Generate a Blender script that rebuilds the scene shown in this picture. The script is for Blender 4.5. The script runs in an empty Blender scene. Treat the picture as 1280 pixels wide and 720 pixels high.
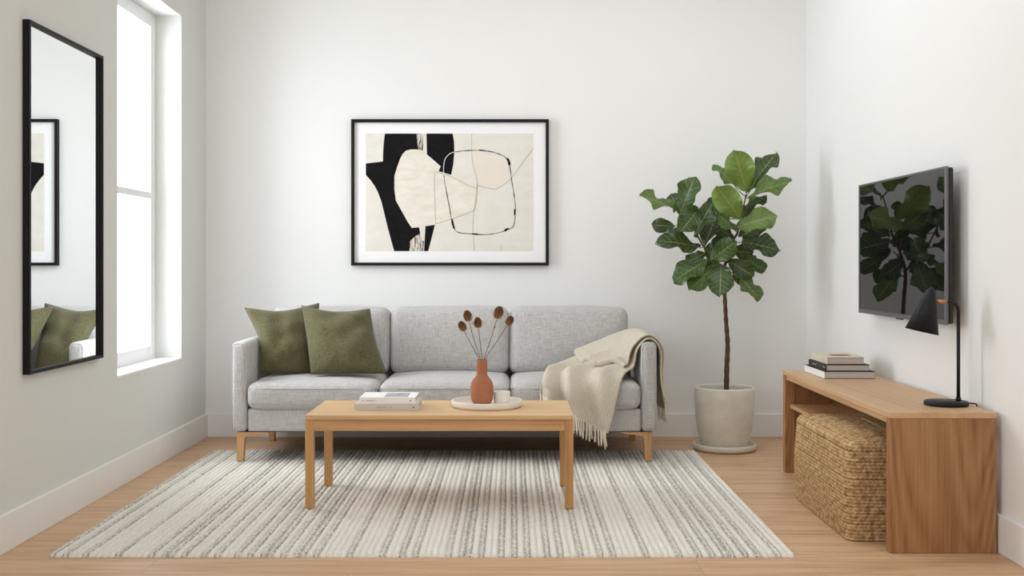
import bpy, bmesh, math, random
from mathutils import Vector, noise
random.seed(7)
PI = math.pi
C = bpy.context.scene.collection
F, H, CX, CY = 1400.0, 1.05, 640.0, 328.0      # focal length in pixels, eye height, vanishing point


def P(px, py, d):
    """the point that the photo shows at (px, py), d metres into the room"""
    return Vector(((px - CX) * d / F, d, H - (py - CY) * d / F))


# ------------------------------------------------------------------ materials
MATS = {}


class NT:
    def __init__(s, name):
        s.m = bpy.data.materials.new(name)
        s.m.use_nodes = True
        s.t = s.m.node_tree
        s.b = s.t.nodes['Principled BSDF']
        s.out = s.t.nodes['Material Output']
        MATS[name] = s.m

    def n(s, kind, **kw):
        nd = s.t.nodes.new(kind)
        for k, v in kw.items():
            setattr(nd, k, v)
        return nd

    def l(s, a, b):
        s.t.links.new(a, b)

    def coord(s, which='Object', scale=(1, 1, 1), rot=(0, 0, 0), loc=(0, 0, 0)):
        c = s.n('ShaderNodeTexCoord')
        mp = s.n('ShaderNodeMapping')
        mp.inputs['Scale'].default_value = scale
        mp.inputs['Rotation'].default_value = rot
        mp.inputs['Location'].default_value = loc
        s.l(c.outputs[which], mp.inputs['Vector'])
        return mp.outputs['Vector']

    def noise(s, vec, scale, detail=3, rough=0.5, dist=0.0):
        t = s.n('ShaderNodeTexNoise')
        t.inputs['Scale'].default_value = scale
        t.inputs['Detail'].default_value = detail
        t.inputs['Roughness'].default_value = rough
        t.inputs['Distortion'].default_value = dist
        s.l(vec, t.inputs['Vector'])
        return t.outputs['Fac']

    def ramp(s, fac, stops):
        r = s.n('ShaderNodeValToRGB')
        e = r.color_ramp.elements
        while len(e) < len(stops):
            e.new(0.5)
        for el, (p, c) in zip(e, stops):
            el.position = p
            el.color = (*c, 1)
        s.l(fac, r.inputs['Fac'])
        return r.outputs['Color']

    def math(s, op, a, b=None, c=None):
        m = s.n('ShaderNodeMath', operation=op)
        for i, v in enumerate((a, b, c)):
            if v is None:
                continue
            if isinstance(v, (int, float)):
                m.inputs[i].default_value = v
            else:
                s.l(v, m.inputs[i])
        return m.outputs[0]

    def mix(s, fac, a, b, mode='MIX'):
        m = s.n('ShaderNodeMix', data_type='RGBA', blend_type=mode)
        for i, v in ((0, fac), (6, a), (7, b)):
            if isinstance(v, (int, float)):
                m.inputs[i].default_value = v
            elif isinstance(v, tuple):
                m.inputs[i].default_value = (*v, 1)
            else:
                s.l(v, m.inputs[i])
        return m.outputs[2]

    def bump(s, h, strength=0.3, dist=0.002):
        b = s.n('ShaderNodeBump')
        b.inputs['Strength'].default_value = strength
        b.inputs['Distance'].default_value = dist
        s.l(h, b.inputs['Height'])
        s.l(b.outputs['Normal'], s.b.inputs['Normal'])

    def col(s, c):
        if isinstance(c, tuple):
            s.b.inputs['Base Color'].default_value = (*c, 1)
        else:
            s.l(c, s.b.inputs['Base Color'])

    def set(s, **kw):
        for k, v in kw.items():
            s.b.inputs[k.replace('_', ' ')].default_value = v
        return s


def srgb(r, g, b):
    f = lambda v: (v / 255 / 12.92) if v / 255 <= 0.04045 else ((v / 255 + 0.055) / 1.055) ** 2.4
    return (f(r), f(g), f(b))


def plain(name, c, rough=0.5, metal=0.0, spec=0.5, nscale=0, namp=0.06, bump=0):
    t = NT(name)
    if nscale:
        v = t.noise(t.coord(), nscale, 3)
        t.col(t.ramp(v, [(0.3, tuple(x * (1 - namp) for x in c)), (0.7, tuple(min(1, x * (1 + namp)) for x in c))]))
        if bump:
            t.bump(v, bump, 0.001)
    else:
        t.col(c)
    t.set(Roughness=rough, Metallic=metal, Specular_IOR_Level=spec)
    return t.m


def wood(name, lo, mid, hi, axis='x', rough=0.42, contrast=1.0, k=9.0, along=0.55):
    t = NT(name)
    sc = {'x': (along, 9, 9), 'y': (9, along, 9), 'z': (9, 9, along)}[axis]
    v = t.coord(scale=sc)
    n1 = t.noise(v, 0.42, 2, 0.4, 0.5)
    rings = t.math('PINGPONG', t.math('MULTIPLY', n1, k), 0.5)
    fine = t.noise(t.coord(scale=tuple(54 if x == 9 else 1.2 for x in sc)), 2.2, 4, 0.6)
    f = t.math('ADD', t.math('MULTIPLY', rings, 0.5 * contrast), t.math('MULTIPLY', fine, 0.78))
    t.col(t.ramp(f, [(0.18, lo), (0.42, mid), (0.8, hi)]))
    t.bump(fine, 0.08, 0.001)
    t.set(Roughness=rough, Specular_IOR_Level=0.35)
    return t.m


def fabric(name, a, b, scale=420, rough=0.95, bump=0.35):
    t = NT(name)
    wa = t.noise(t.coord(scale=(1, 0.4, 0.07)), scale, 2)
    wb = t.noise(t.coord(scale=(0.07, 0.8, 1)), scale, 2)
    w = t.math('ADD', t.math('MULTIPLY', wa, 0.5), t.math('MULTIPLY', wb, 0.5))
    cl = t.noise(t.coord(scale=(1, 1, 0.4)), 55, 3)
    f = t.math('ADD', t.math('MULTIPLY', w, 0.95), t.math('MULTIPLY', cl, 0.08))
    t.col(t.ramp(f, [(0.28, a), (0.76, b)]))
    t.bump(w, bump, 0.002)
    t.set(Roughness=rough, Specular_IOR_Level=0.15, Sheen_Weight=0.15, Sheen_Roughness=0.5)
    return t.m


wall_m = plain('wall_paint', srgb(237, 237, 235), 0.9, spec=0.2, nscale=1.3, namp=0.008)
ceil_m = plain('ceiling_paint', srgb(240, 240, 238), 0.95, spec=0.1, nscale=1.0, namp=0.005)
trim_m = plain('trim_paint', srgb(236, 236, 235), 0.55, spec=0.35, nscale=2, namp=0.01)
sash_m = plain('sash_paint', srgb(240, 240, 240), 0.5, spec=0.35, nscale=2, namp=0.01)
black_m = plain('black_frame', (0.005, 0.005, 0.005), 0.5, spec=0.22, nscale=30, namp=0.2)
lampm = plain('matt_black_metal', (0.008, 0.008, 0.0095), 0.5, spec=0.3, nscale=60, namp=0.15)
silver_m = plain('grey_bezel', (0.16, 0.16, 0.165), 0.35, metal=0.7, nscale=20, namp=0.05)
darkplastic = plain('dark_plastic', (0.012, 0.012, 0.013), 0.5, nscale=40, namp=0.15)
mirror_m = plain('mirror_silver', (0.90, 0.93, 0.935), 0.0, metal=1.0)
copper_m = plain('copper', (0.55, 0.25, 0.11), 0.35, metal=0.9, nscale=40, namp=0.05)
oak_table = wood('oak_table_long', srgb(152, 104, 62), srgb(188, 140, 92), srgb(210, 166, 118), 'x')
oak_top = wood('oak_table_top', srgb(190, 148, 102), srgb(210, 172, 126), srgb(224, 190, 146), 'x')
oak_table_z = wood('oak_table_upright', srgb(152, 106, 62), srgb(186, 138, 88), srgb(206, 162, 110), 'z')
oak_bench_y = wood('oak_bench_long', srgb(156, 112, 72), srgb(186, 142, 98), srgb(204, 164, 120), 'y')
oak_bench_top_lit = wood('oak_bench_top_lit', srgb(168, 128, 90), srgb(198, 158, 118), srgb(214, 178, 138), 'y')  # overhead light put into the colour: paler than the bench's other oak
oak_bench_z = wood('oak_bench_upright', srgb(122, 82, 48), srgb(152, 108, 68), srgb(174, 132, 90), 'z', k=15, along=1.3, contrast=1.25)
oak_leg = wood('oak_sofa_leg', srgb(166, 118, 76), srgb(196, 148, 104), srgb(214, 170, 124), 'z')
grey_fab = fabric('grey_linen', srgb(152, 149, 147), srgb(214, 212, 210), scale=300)
olive_fab = fabric('olive_linen', srgb(64, 60, 38), srgb(118, 113, 82), scale=330, bump=0.3)
under_cloth = plain('black_dust_cover', (0.02, 0.02, 0.02), 0.95, nscale=50)  # black cloth lining the underside of the sofa
mat_board = plain('white_mat_board', srgb(244, 244, 244), 0.8, nscale=60, namp=0.01)
soil_m = plain('soil', (0.018, 0.014, 0.011), 1.0, nscale=120, namp=0.6, bump=0.8)
bark_m = plain('bark', srgb(84, 62, 46), 0.85, nscale=70, namp=0.35, bump=0.7)
terra_m = plain('terracotta', srgb(168, 112, 82), 0.85, spec=0.15, nscale=25, namp=0.05, bump=0.08)
tray_m = plain('cream_tray', srgb(232, 226, 216), 0.6, nscale=15, namp=0.02)
cup_m = plain('cream_cup', srgb(232, 226, 216), 0.55, nscale=15, namp=0.02)
stem_m = plain('dry_stem', srgb(122, 94, 64), 0.85, nscale=90, namp=0.25)
head_m = plain('dry_head', srgb(118, 82, 52), 0.95, nscale=260, namp=0.6)
bract_m = plain('dry_bract', srgb(168, 126, 82), 0.9, nscale=90, namp=0.25)
page_m = plain('book_pages', srgb(198, 192, 184), 0.9, nscale=8, namp=0.04)
bookwhite = plain('white_cover', srgb(240, 239, 237), 0.55, nscale=9, namp=0.01)
bookgrey = plain('grey_cover', srgb(206, 199, 192), 0.6, nscale=9, namp=0.02)
bookblack = plain('black_cover', srgb(44, 41, 40), 0.55, nscale=9, namp=0.05)
bookbeige = plain('beige_cover', srgb(214, 202, 182), 0.6, nscale=9, namp=0.02)
bookprint = plain('cover_print', srgb(168, 166, 168), 0.6, nscale=30, namp=0.25)
ink_m = plain('ink', srgb(60, 55, 52), 0.6)
inkpale_m = plain('pale_ink', srgb(170, 165, 160), 0.6)
printbrown = plain('brown_print', srgb(112, 98, 82), 0.6, nscale=30, namp=0.2)

# pot: glazed off white with a soft banded sheen
t = NT('pot_glaze')
v = t.noise(t.coord(scale=(1, 1, 1.6)), 6, 4, 0.6)
t.col(t.ramp(v, [(0.3, srgb(206, 200, 184)), (0.7, srgb(224, 220, 208))]))
t.bump(t.noise(t.coord(), 90, 2), 0.05, 0.001)
t.set(Roughness=0.3, Specular_IOR_Level=0.5)
pot_m = t.m

# tv screen
t = NT('tv_screen')
t.col(t.ramp(t.noise(t.coord(), 2, 1), [(0, (0.004, 0.004, 0.004)), (1, (0.005, 0.005, 0.005))]))
t.set(Roughness=0.015, IOR=1.4)
screen_m = t.m

# window pane: clear sheet with a faint mirror reflection
t = NT('window_glass')
tr = t.n('ShaderNodeBsdfTransparent')
gl = t.n('ShaderNodeBsdfGlossy')
gl.inputs['Roughness'].default_value = 0.02
fr = t.n('ShaderNodeFresnel')
fr.inputs['IOR'].default_value = 1.3
mx = t.n('ShaderNodeMixShader')
t.l(fr.outputs[0], mx.inputs[0])
t.l(tr.outputs[0], mx.inputs[1])
t.l(gl.outputs[0], mx.inputs[2])
t.l(mx.outputs[0], t.out.inputs['Surface'])
glass_m = t.m

# floor: oak boards running across the room
t = NT('oak_floor')
v = t.coord(loc=(0.55, 0.03, 0))
bk = t.n('ShaderNodeTexBrick')
bk.offset = 0.37
bk.offset_frequency = 2
for k, val in (('Scale', 1.0), ('Mortar Size', 0.0014), ('Mortar Smooth', 0.2), ('Bias', 0.0), ('Brick Width', 1.9), ('Row Height', 0.19)):
    bk.inputs[k].default_value = val
bk.inputs['Color1'].default_value = (0.0, 0.0, 0.0, 1)
bk.inputs['Color2'].default_value = (1, 1, 1, 1)
bk.inputs['Mortar'].default_value = (0.5, 0.5, 0.5, 1)
t.l(v, bk.inputs['Vector'])
# shift the grain per board
sep = t.n('ShaderNodeSeparateColor')
t.l(bk.outputs['Color'], sep.inputs[0])
cmb = t.n('ShaderNodeCombineXYZ')
t.l(t.math('MULTIPLY', sep.outputs[0], 7.0), cmb.inputs[0])
t.l(t.math('MULTIPLY', sep.outputs[0], 3.0), cmb.inputs[2])
va = t.n('ShaderNodeVectorMath', operation='ADD')
t.l(t.coord(scale=(0.7, 9, 9)), va.inputs[0])
t.l(cmb.outputs[0], va.inputs[1])
g1 = t.noise(va.outputs[0], 0.8, 3, 0.5, 0.3)
g2 = t.noise(va.outputs[0], 9, 4, 0.6)
rg = t.math('PINGPONG', t.math('MULTIPLY', g1, 6), 0.5)
f = t.math('ADD', t.math('MULTIPLY', rg, 0.5), t.math('MULTIPLY', g2, 0.6))
base = t.ramp(f, [(0.15, srgb(184, 144, 106)), (0.45, srgb(212, 175, 138)), (0.85, srgb(227, 195, 160))])
tone = t.ramp(sep.outputs[0], [(0, (0.90, 0.88, 0.86)), (1, (1.0, 1.0, 1.0))])
c1 = t.mix(1.0, base, tone, 'MULTIPLY')
t.col(t.mix(t.math('MULTIPLY', bk.outputs['Fac'], 0.55), c1, srgb(120, 88, 60)))
t.bump(t.math('SUBTRACT', t.math('MULTIPLY', g2, 0.2), bk.outputs['Fac']), 0.25, 0.0012)
t.set(Roughness=0.42, Specular_IOR_Level=0.4)
floor_m = t.m

# rug: cream wool cords with heathered grey ones between
t = NT('wool_rug')
tc = t.n('ShaderNodeTexCoord')
sx = t.n('ShaderNodeSeparateXYZ')
t.l(tc.outputs['Object'], sx.inputs[0])
RIB = 0.0235
cell = t.math('FLOOR', t.math('DIVIDE', sx.outputs[0], RIB))
wn = t.n('ShaderNodeTexWhiteNoise', noise_dimensions='1D')
t.l(cell, wn.inputs['W'])
frac = t.math('FRACT', t.math('DIVIDE', sx.outputs[0], RIB))
edge = t.math('MULTIPLY', t.math('ABSOLUTE', t.math('SUBTRACT', frac, 0.5)), 2.0)     # 0 on the crest, 1 in the valley
fl = t.noise(t.coord(scale=(1, 0.28, 1)), 170, 3, 0.7)
lg = t.noise(t.coord(scale=(2.5, 0.5, 1)), 3.0, 2)
isgrey = t.math('ADD', 0.16, t.math('MULTIPLY', t.math('LESS_THAN', t.math('FRACT', t.math('ADD', t.math('MULTIPLY', cell, 0.4), t.math('MULTIPLY', wn.outputs['Value'], 0.32))), 0.36), 0.85))
fleck = t.math('SMOOTH_MIN', 1.0, t.math('MULTIPLY', t.math('MAXIMUM', 0.0, t.math('SUBTRACT', fl, 0.36)), 4.5), 0.2)
am = t.math('MULTIPLY', t.math('MULTIPLY', isgrey, fleck), t.math('ADD', 0.35, t.math('MULTIPLY', lg, 1.0)))
am = t.math('MULTIPLY', am, t.math('SMOOTH_MIN', 1.0, t.math('ADD', 0.35, edge), 0.1))
cream = t.ramp(t.noise(t.coord(scale=(1, 0.5, 1)), 150, 3), [(0.3, srgb(226, 220, 208)), (0.7, srgb(245, 241, 232))])
t.col(t.mix(t.math('MINIMUM', am, 0.85), cream, srgb(126, 121, 114)))
t.bump(t.math('ADD', fl, t.noise(t.coord(), 260, 2)), 0.55, 0.004)
t.set(Roughness=1.0, Specular_IOR_Level=0.05, Sheen_Weight=0.15)
rug_m = t.m

# woven throw
t = NT('woven_throw')
ch1 = t.coord('UV', scale=(1, 1, 1))
wv = t.n('ShaderNodeTexWave', wave_type='BANDS', bands_direction='X')
wv.inputs['Scale'].default_value = 17
wv.inputs['Distortion'].default_value = 1.2
wv.inputs['Detail Scale'].default_value = 3
t.l(ch1, wv.inputs['Vector'])
wv2 = t.n('ShaderNodeTexWave', wave_type='BANDS', bands_direction='Y')
wv2.inputs['Scale'].default_value = 32
wv2.inputs['Distortion'].default_value = 1.2
wv2.inputs['Detail Scale'].default_value = 3
t.l(ch1, wv2.inputs['Vector'])
k = t.math('MULTIPLY', wv.outputs['Fac'], wv2.outputs['Fac'])
k2 = t.math('ADD', t.math('MULTIPLY', k, 0.7), t.math('MULTIPLY', t.noise(t.coord(), 240, 3, 0.7), 0.5))
t.col(t.ramp(k2, [(0.12, srgb(168, 153, 128)), (0.40, srgb(222, 211, 191)), (0.72, srgb(250, 245, 234))]))
t.bump(k2, 0.8, 0.004)
t.set(Roughness=1.0, Specular_IOR_Level=0.05, Sheen_Weight=0.2)
throw_m = t.m
fringe_m = plain('throw_fringe', srgb(228, 219, 202), 1.0, spec=0.05, nscale=200, namp=0.12)

# jute braid: gap shade put into the colour, by depth on the mesh
t = NT('jute_braid')
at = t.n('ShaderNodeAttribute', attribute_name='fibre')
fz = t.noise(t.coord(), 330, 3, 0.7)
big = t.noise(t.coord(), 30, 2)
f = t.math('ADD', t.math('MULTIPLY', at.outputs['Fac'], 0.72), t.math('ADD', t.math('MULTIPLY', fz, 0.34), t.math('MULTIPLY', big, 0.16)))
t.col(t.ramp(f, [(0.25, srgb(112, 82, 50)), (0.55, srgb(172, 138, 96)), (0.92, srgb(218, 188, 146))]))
t.bump(fz, 0.6, 0.003)
t.set(Roughness=0.95, Specular_IOR_Level=0.1)
jute_m = t.m

# fig leaf: UV x runs across (-1..1 as 0..1), y along
t = NT('fig_leaf')
tc = t.n('ShaderNodeTexCoord')
su = t.n('ShaderNodeSeparateXYZ')
t.l(tc.outputs['UV'], su.inputs[0])
av = t.math('ABSOLUTE', t.math('SUBTRACT', t.math('MULTIPLY', su.outputs[0], 2), 1.0))
mid = t.math('LESS_THAN', av, 0.035)
vein = t.math('FRACT', t.math('SUBTRACT', t.math('MULTIPLY', su.outputs[1], 7.0), t.math('MULTIPLY', av, 1.6)))
veinl = t.math('LESS_THAN', t.math('ABSOLUTE', t.math('SUBTRACT', vein, 0.5)), 0.045)
vv = t.math('MAXIMUM', mid, t.math('MULTIPLY', veinl, 0.6))
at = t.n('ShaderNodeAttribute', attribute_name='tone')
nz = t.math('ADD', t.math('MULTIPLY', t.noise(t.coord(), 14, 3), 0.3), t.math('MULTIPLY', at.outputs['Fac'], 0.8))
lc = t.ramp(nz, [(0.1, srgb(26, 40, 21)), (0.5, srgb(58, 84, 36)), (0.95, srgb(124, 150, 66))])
t.col(t.mix(t.math('MULTIPLY', vv, 0.72), lc, srgb(164, 178, 120)))
hh = t.math('SUBTRACT', t.math('MULTIPLY', t.math('ABSOLUTE', t.math('SUBTRACT', vein, 0.5)), -1.0), vv)
t.bump(hh, 0.6, 0.006)
t.set(Roughness=0.36, Specular_IOR_Level=0.5)
tl = t.n('ShaderNodeBsdfTranslucent')
t.l(t.mix(0.5, lc, srgb(150, 180, 60)), tl.inputs['Color'])
mx = t.n('ShaderNodeMixShader')
mx.inputs[0].default_value = 0.12
t.l(t.b.outputs[0], mx.inputs[1])
t.l(tl.outputs[0], mx.inputs[2])
t.l(mx.outputs[0], t.out.inputs['Surface'])
leaf_m = t.m

# print of the picture
t = NT('print_paper')
v = t.noise(t.coord(scale=(1, 1, 2)), 7, 5, 0.65)
t.col(t.ramp(v, [(0.3, srgb(224, 219, 208)), (0.7, srgb(233, 229, 221))]))
t.set(Roughness=0.85)
paper_m = t.m
t = NT('print_cream')
v = t.noise(t.coord(scale=(1, 1, 3)), 8, 6, 0.7)
t.col(t.ramp(v, [(0.28, srgb(220, 212, 196)), (0.62, srgb(236, 231, 220))]))
t.set(Roughness=0.85)
cream_m = t.m
pinkish_m = plain('print_blush', srgb(231, 222, 210), 0.85, nscale=8, namp=0.02)
printblack = plain('print_black', srgb(22, 21, 22), 0.9, spec=0.15, nscale=40, namp=0.25)
tanline = plain('print_tan_line', srgb(196, 184, 158), 0.85, nscale=30, namp=0.1)
t = NT('print_dry_brush')
v = t.noise(t.coord(scale=(7, 1, 1)), 26, 4, 0.75)
t.col(t.ramp(v, [(0.44, srgb(36, 35, 36)), (0.52, srgb(222, 214, 198))]))
t.set(Roughness=0.85)
dry_m = t.m


# ------------------------------------------------------------------ mesh helpers
class MB:
    def __init__(s):
        s.v, s.f, s.mi, s.sm = [], [], [], []

    def add(s, verts, faces, mi=0, smooth=False):
        o = len(s.v)
        s.v += [Vector(p) for p in verts]
        for f in faces:
            s.f.append([i + o for i in f])
            s.mi.append(mi)
            s.sm.append(smooth)
        return o

    def box(s, x0, x1, y0, y1, z0, z1, r=0.0, seg=3, mi=0):
        bm = bmesh.new()
        bmesh.ops.create_cube(bm, size=1)
        for v in bm.verts:
            v.co = Vector((x0 + (v.co.x + .5) * (x1 - x0), y0 + (v.co.y + .5) * (y1 - y0), z0 + (v.co.z + .5) * (z1 - z0)))
        if r > 0:
            bmesh.ops.bevel(bm, geom=bm.edges[:], offset=r, segments=seg, profile=0.5, affect='EDGES')
        s.bm(bm, mi, smooth=False)
        return s

    def bm(s, bm, mi=0, smooth=False):
        bm.verts.index_update()
        s.add([v.co.copy() for v in bm.verts], [[v.index for v in f.verts] for f in bm.faces], mi, smooth)
        bm.free()

    def tube(s, pts, rad, n=10, mi=0, cap=True, smooth=True):
        pts = [Vector(p) for p in pts]
        rs = rad if isinstance(rad, (list, tuple)) else [rad] * len(pts)
        T = []
        for i in range(len(pts)):
            a = pts[max(0, i - 1)]
            b = pts[min(len(pts) - 1, i + 1)]
            T.append((b - a).normalized())
        up = Vector((0, 0, 1)) if abs(T[0].z) < 0.9 else Vector((1, 0, 0))
        nrm = (up - T[0] * up.dot(T[0])).normalized()
        vs, fs = [], []
        for i, p in enumerate(pts):
            nrm = (nrm - T[i] * nrm.dot(T[i])).normalized()
            bi = T[i].cross(nrm)
            for k in range(n):
                a = 2 * PI * k / n
                vs.append(p + (nrm * math.cos(a) + bi * math.sin(a)) * rs[i])
        for i in range(len(pts) - 1):
            for k in range(n):
                fs.append([i * n + k, i * n + (k + 1) % n, (i + 1) * n + (k + 1) % n, (i + 1) * n + k])
        if cap:
            fs.append(list(range(n))[::-1])
            fs.append([(len(pts) - 1) * n + k for k in range(n)])
        s.add(vs, fs, mi, smooth)
        return s

    def lathe(s, prof, c, n=48, mi=0, smooth=True, close=False):
        """prof: (radius, height) pairs around the vertical axis through c"""
        vs, fs = [], []
        for r, z in prof:
            for k in range(n):
                a = 2 * PI * k / n
                vs.append((c[0] + r * math.cos(a), c[1] + r * math.sin(a), c[2] + z))
        m = len(prof)
        for i in range(m if close else m - 1):
            for k in range(n):
                j = (i + 1) % m
                fs.append([i * n + k, i * n + (k + 1) % n, j * n + (k + 1) % n, j * n + k])
        if not close:
            fs.append([k for k in range(n)][::-1])
            fs.append([(m - 1) * n + k for k in range(n)])
        s.add(vs, fs, mi, smooth)
        return s

    def soft(s, c, size, r, puff=(0, 0, 0), res=0.03, wob=0.0, mi=0, seed=0):
        """a padded box: rounded edges and faces that swell"""
        h = [x / 2 for x in size]

        def axis(hh):
            inner = hh - r
            k = max(2, int(2 * inner / res))
            e = 5
            a = [-hh + r * (1 - math.cos(PI / 2 * i / e)) * 1.0 for i in range(e)]
            m = [-inner + 2 * inner * i / k for i in range(k + 1)]
            return a + m + [-x for x in a[::-1]]
        ax = [axis(x) for x in h]
        bm = bmesh.new()
        for d in range(3):
            u, w = (d + 1) % 3, (d + 2) % 3
            for sg in (-1, 1):
                grid = []
                for a in ax[u]:
                    row = []
                    for b in ax[w]:
                        q = [0, 0, 0]
                        q[d], q[u], q[w] = sg * h[d], a, b
                        row.append(bm.verts.new(q))
                    grid.append(row)
                for i in range(len(grid) - 1):
                    for j in range(len(grid[0]) - 1):
                        f = [grid[i][j], grid[i + 1][j], grid[i + 1][j + 1], grid[i][j + 1]]
                        bm.faces.new(f if sg > 0 else f[::-1])
        bmesh.ops.remove_doubles(bm, verts=bm.verts[:], dist=1e-5)
        for v in bm.verts:
            p = v.co
            inn = Vector([max(-(h[i] - r), min(h[i] - r, p[i])) for i in range(3)])
            dv = p - inn
            if dv.length > 1e-9:
                p2 = inn + dv.normalized() * r
            else:
                p2 = p.copy()
            un = [p2[i] / h[i] for i in range(3)]
            off = Vector((0, 0, 0))
            for d in range(3):
                u, w = (d + 1) % 3, (d + 2) % 3
                off[d] = puff[d] * un[d] * (1 - min(1, abs(un[u])) ** 2.4) * (1 - min(1, abs(un[w])) ** 2.4)
            p2 = p2 + off
            if wob:
                p2 = p2 + noise.noise_vector(p2 * 5 + Vector((seed * 7.1, seed, 0))) * wob
            v.co = p2 + Vector(c)
        s.bm(bm, mi, True)
        return s

    def build(s, name, mats, parent=None, uv=None, attr=None, auto=True, origin=None):
        me = bpy.data.meshes.new(name)
        if parent is not None:
            off = Vector((0, 0, 0))
            q = parent
            while q is not None:
                off += q.location
                q = q.parent
        elif origin is not None:
            off = Vector(origin)
        else:
            xs = [v.x for v in s.v]
            ys = [v.y for v in s.v]
            zs = [v.z for v in s.v]
            off = Vector(((min(xs) + max(xs)) / 2, (min(ys) + max(ys)) / 2, min(zs)))
        me.from_pydata([tuple(v - off) for v in s.v], [], s.f)
        for m in (mats if isinstance(mats, (list, tuple)) else [mats]):
            me.materials.append(m)
        me.polygons.foreach_set('material_index', s.mi)
        me.polygons.foreach_set('use_smooth', s.sm)
        if uv:
            ul = me.uv_layers.new(name='UVMap')
            for lp in me.loops:
                ul.data[lp.index].uv = uv[lp.vertex_index]
        if attr:
            for k, vals in attr.items():
                a = me.attributes.new(k, 'FLOAT', 'POINT')
                a.data.foreach_set('value', vals)
        me.update()
        o = bpy.data.objects.new(name, me)
        C.objects.link(o)
        if parent is not None:
            o.parent = parent
        else:
            o.location = off
        return o


def tag(o, label, cat, group=None):
    o['label'] = label
    o['category'] = cat
    o['kind'] = 'thing'
    if group:
        o['group'] = group
    return o


def thing(name, loc, label, cat, group=None):
    o = bpy.data.objects.new(name, None)
    o.empty_display_size = 0.1
    o.location = loc
    C.objects.link(o)
    return tag(o, label, cat, group)


def struct(o, label=None, cat=None):
    o['kind'] = 'structure'
    if label:
        o['label'] = label
        o['category'] = cat
    return o


def catmull(p, n):
    """smooth polyline through the points p, n steps per span"""
    p = [Vector(q) for q in p]
    out = []
    for i in range(len(p) - 1):
        a = p[i - 1] if i else p[0] * 2 - p[1]
        b, c = p[i], p[i + 1]
        d = p[i + 2] if i + 2 < len(p) else p[-1] * 2 - p[-2]
        for k in range(n):
            t = k / n
            out.append(0.5 * ((2 * b) + (c - a) * t + (2 * a - 5 * b + 4 * c - d) * t * t + (3 * b - a - 3 * c + d) * t ** 3))
    out.append(p[-1])
    return out


# ------------------------------------------------------------------ room
XL, XR, YB, YF, ZC = -1.845, 1.772, 6.743, -1.2, 2.95
WT = 0.24                                     # wall thickness
WY0, WY1, WZ0, WZ1 = 5.236, 6.25, 0.507, 2.425   # window opening

m = MB().box(XL - WT, XR + WT, YF, YB + WT, -0.12, 0.0)
struct(m.build('floor', floor_m, origin=(0, 0, 0)), 'light oak plank floor', 'floor')
m = MB().box(XL - WT, XR + WT, YF, YB + WT, ZC, ZC + 0.12)
struct(m.build('ceiling', ceil_m), 'white ceiling above the room', 'ceiling')
m = MB().box(XL - WT, XR + WT, YB, YB + WT, 0, ZC)
struct(m.build('wall_back', wall_m), 'white back wall behind the sofa', 'wall')
m = MB().box(XL - WT, XR + WT, YF - WT, YF, 0, ZC)
struct(m.build('wall_front', wall_m), 'white wall opposite the sofa', 'wall')
m = MB().box(XR, XR + WT, YF, YB, 0, ZC)
struct(m.build('wall_right', wall_m), 'white right wall behind the television', 'wall')
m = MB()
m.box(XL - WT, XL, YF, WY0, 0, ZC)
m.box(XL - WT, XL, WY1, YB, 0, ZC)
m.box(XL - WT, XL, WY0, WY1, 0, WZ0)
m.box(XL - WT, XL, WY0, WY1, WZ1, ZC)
struct(m.build('wall_left', plain('wall_paint_shaded', srgb(220, 221, 217), 0.9, spec=0.2, nscale=1.3, namp=0.008)), 'white left wall with a tall deep window recess', 'wall')  # shade on this wall put into a greyer copy of the wall paint

BH, BT = 0.14, 0.016
for nm, bx in (('baseboard_left', (XL, XL + BT, YF, YB)), ('baseboard_right', (XR - BT, XR, YF, YB)), ('baseboard_back', (XL + BT, XR - BT, YB - BT, YB))):
    m = MB().box(bx[0], bx[1], bx[2], bx[3], 0, BH, 0.003, 2)
    struct(m.build(nm, trim_m), 'white painted baseboard', 'baseboard')

# window in the recess
GX = -2.02
win = bpy.data.objects.new('window_1', None)
win.location = (GX, (WY0 + WY1) / 2, WZ0)
C.objects.link(win)
struct(win, 'tall white sash window in the deep recess of the left wall', 'window')
fx0, fx1 = GX - 0.03, GX + 0.03
SW = 0.075
m = MB()
m.box(fx0, fx1, WY0, WY0 + SW, WZ0, WZ1, 0.004, 2)
m.box(fx0, fx1, WY1 - SW, WY1, WZ0, WZ1, 0.004, 2)
m.box(fx0, fx1 - .001, WY0 + SW, WY1 - SW, WZ0, WZ0 + 0.085, 0.004, 2)
m.box(fx0, fx1 - .001, WY0 + SW, WY1 - SW, WZ1 - 0.075, WZ1, 0.004, 2)
m.build('window_frame', sash_m, win)
zr = 1.05 + (328 - 238) * 5.75 / F
m = MB().box(fx0 + .004, fx1 - .006, WY0 + SW, WY1 - SW, zr - 0.018, zr + 0.018, 0.003, 2)
m.build('meeting_rail', sash_m, win)
for a, b in ((WZ0 + 0.085, zr - 0.018), (zr + 0.018, WZ1 - 0.075)):
    m = MB()
    m.add([(GX, WY0 + SW, a), (GX, WY1 - SW, a), (GX, WY1 - SW, b), (GX, WY0 + SW, b)], [[0, 1, 2, 3]])
    m.build('pane', glass_m, win)
m = MB().box(fx1, XL + 0.004, WY0 - 0.0, WY1, WZ0 - 0.002, WZ0 + 0.012, 0.003, 2)
m.build('window_sill', trim_m, win)

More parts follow.
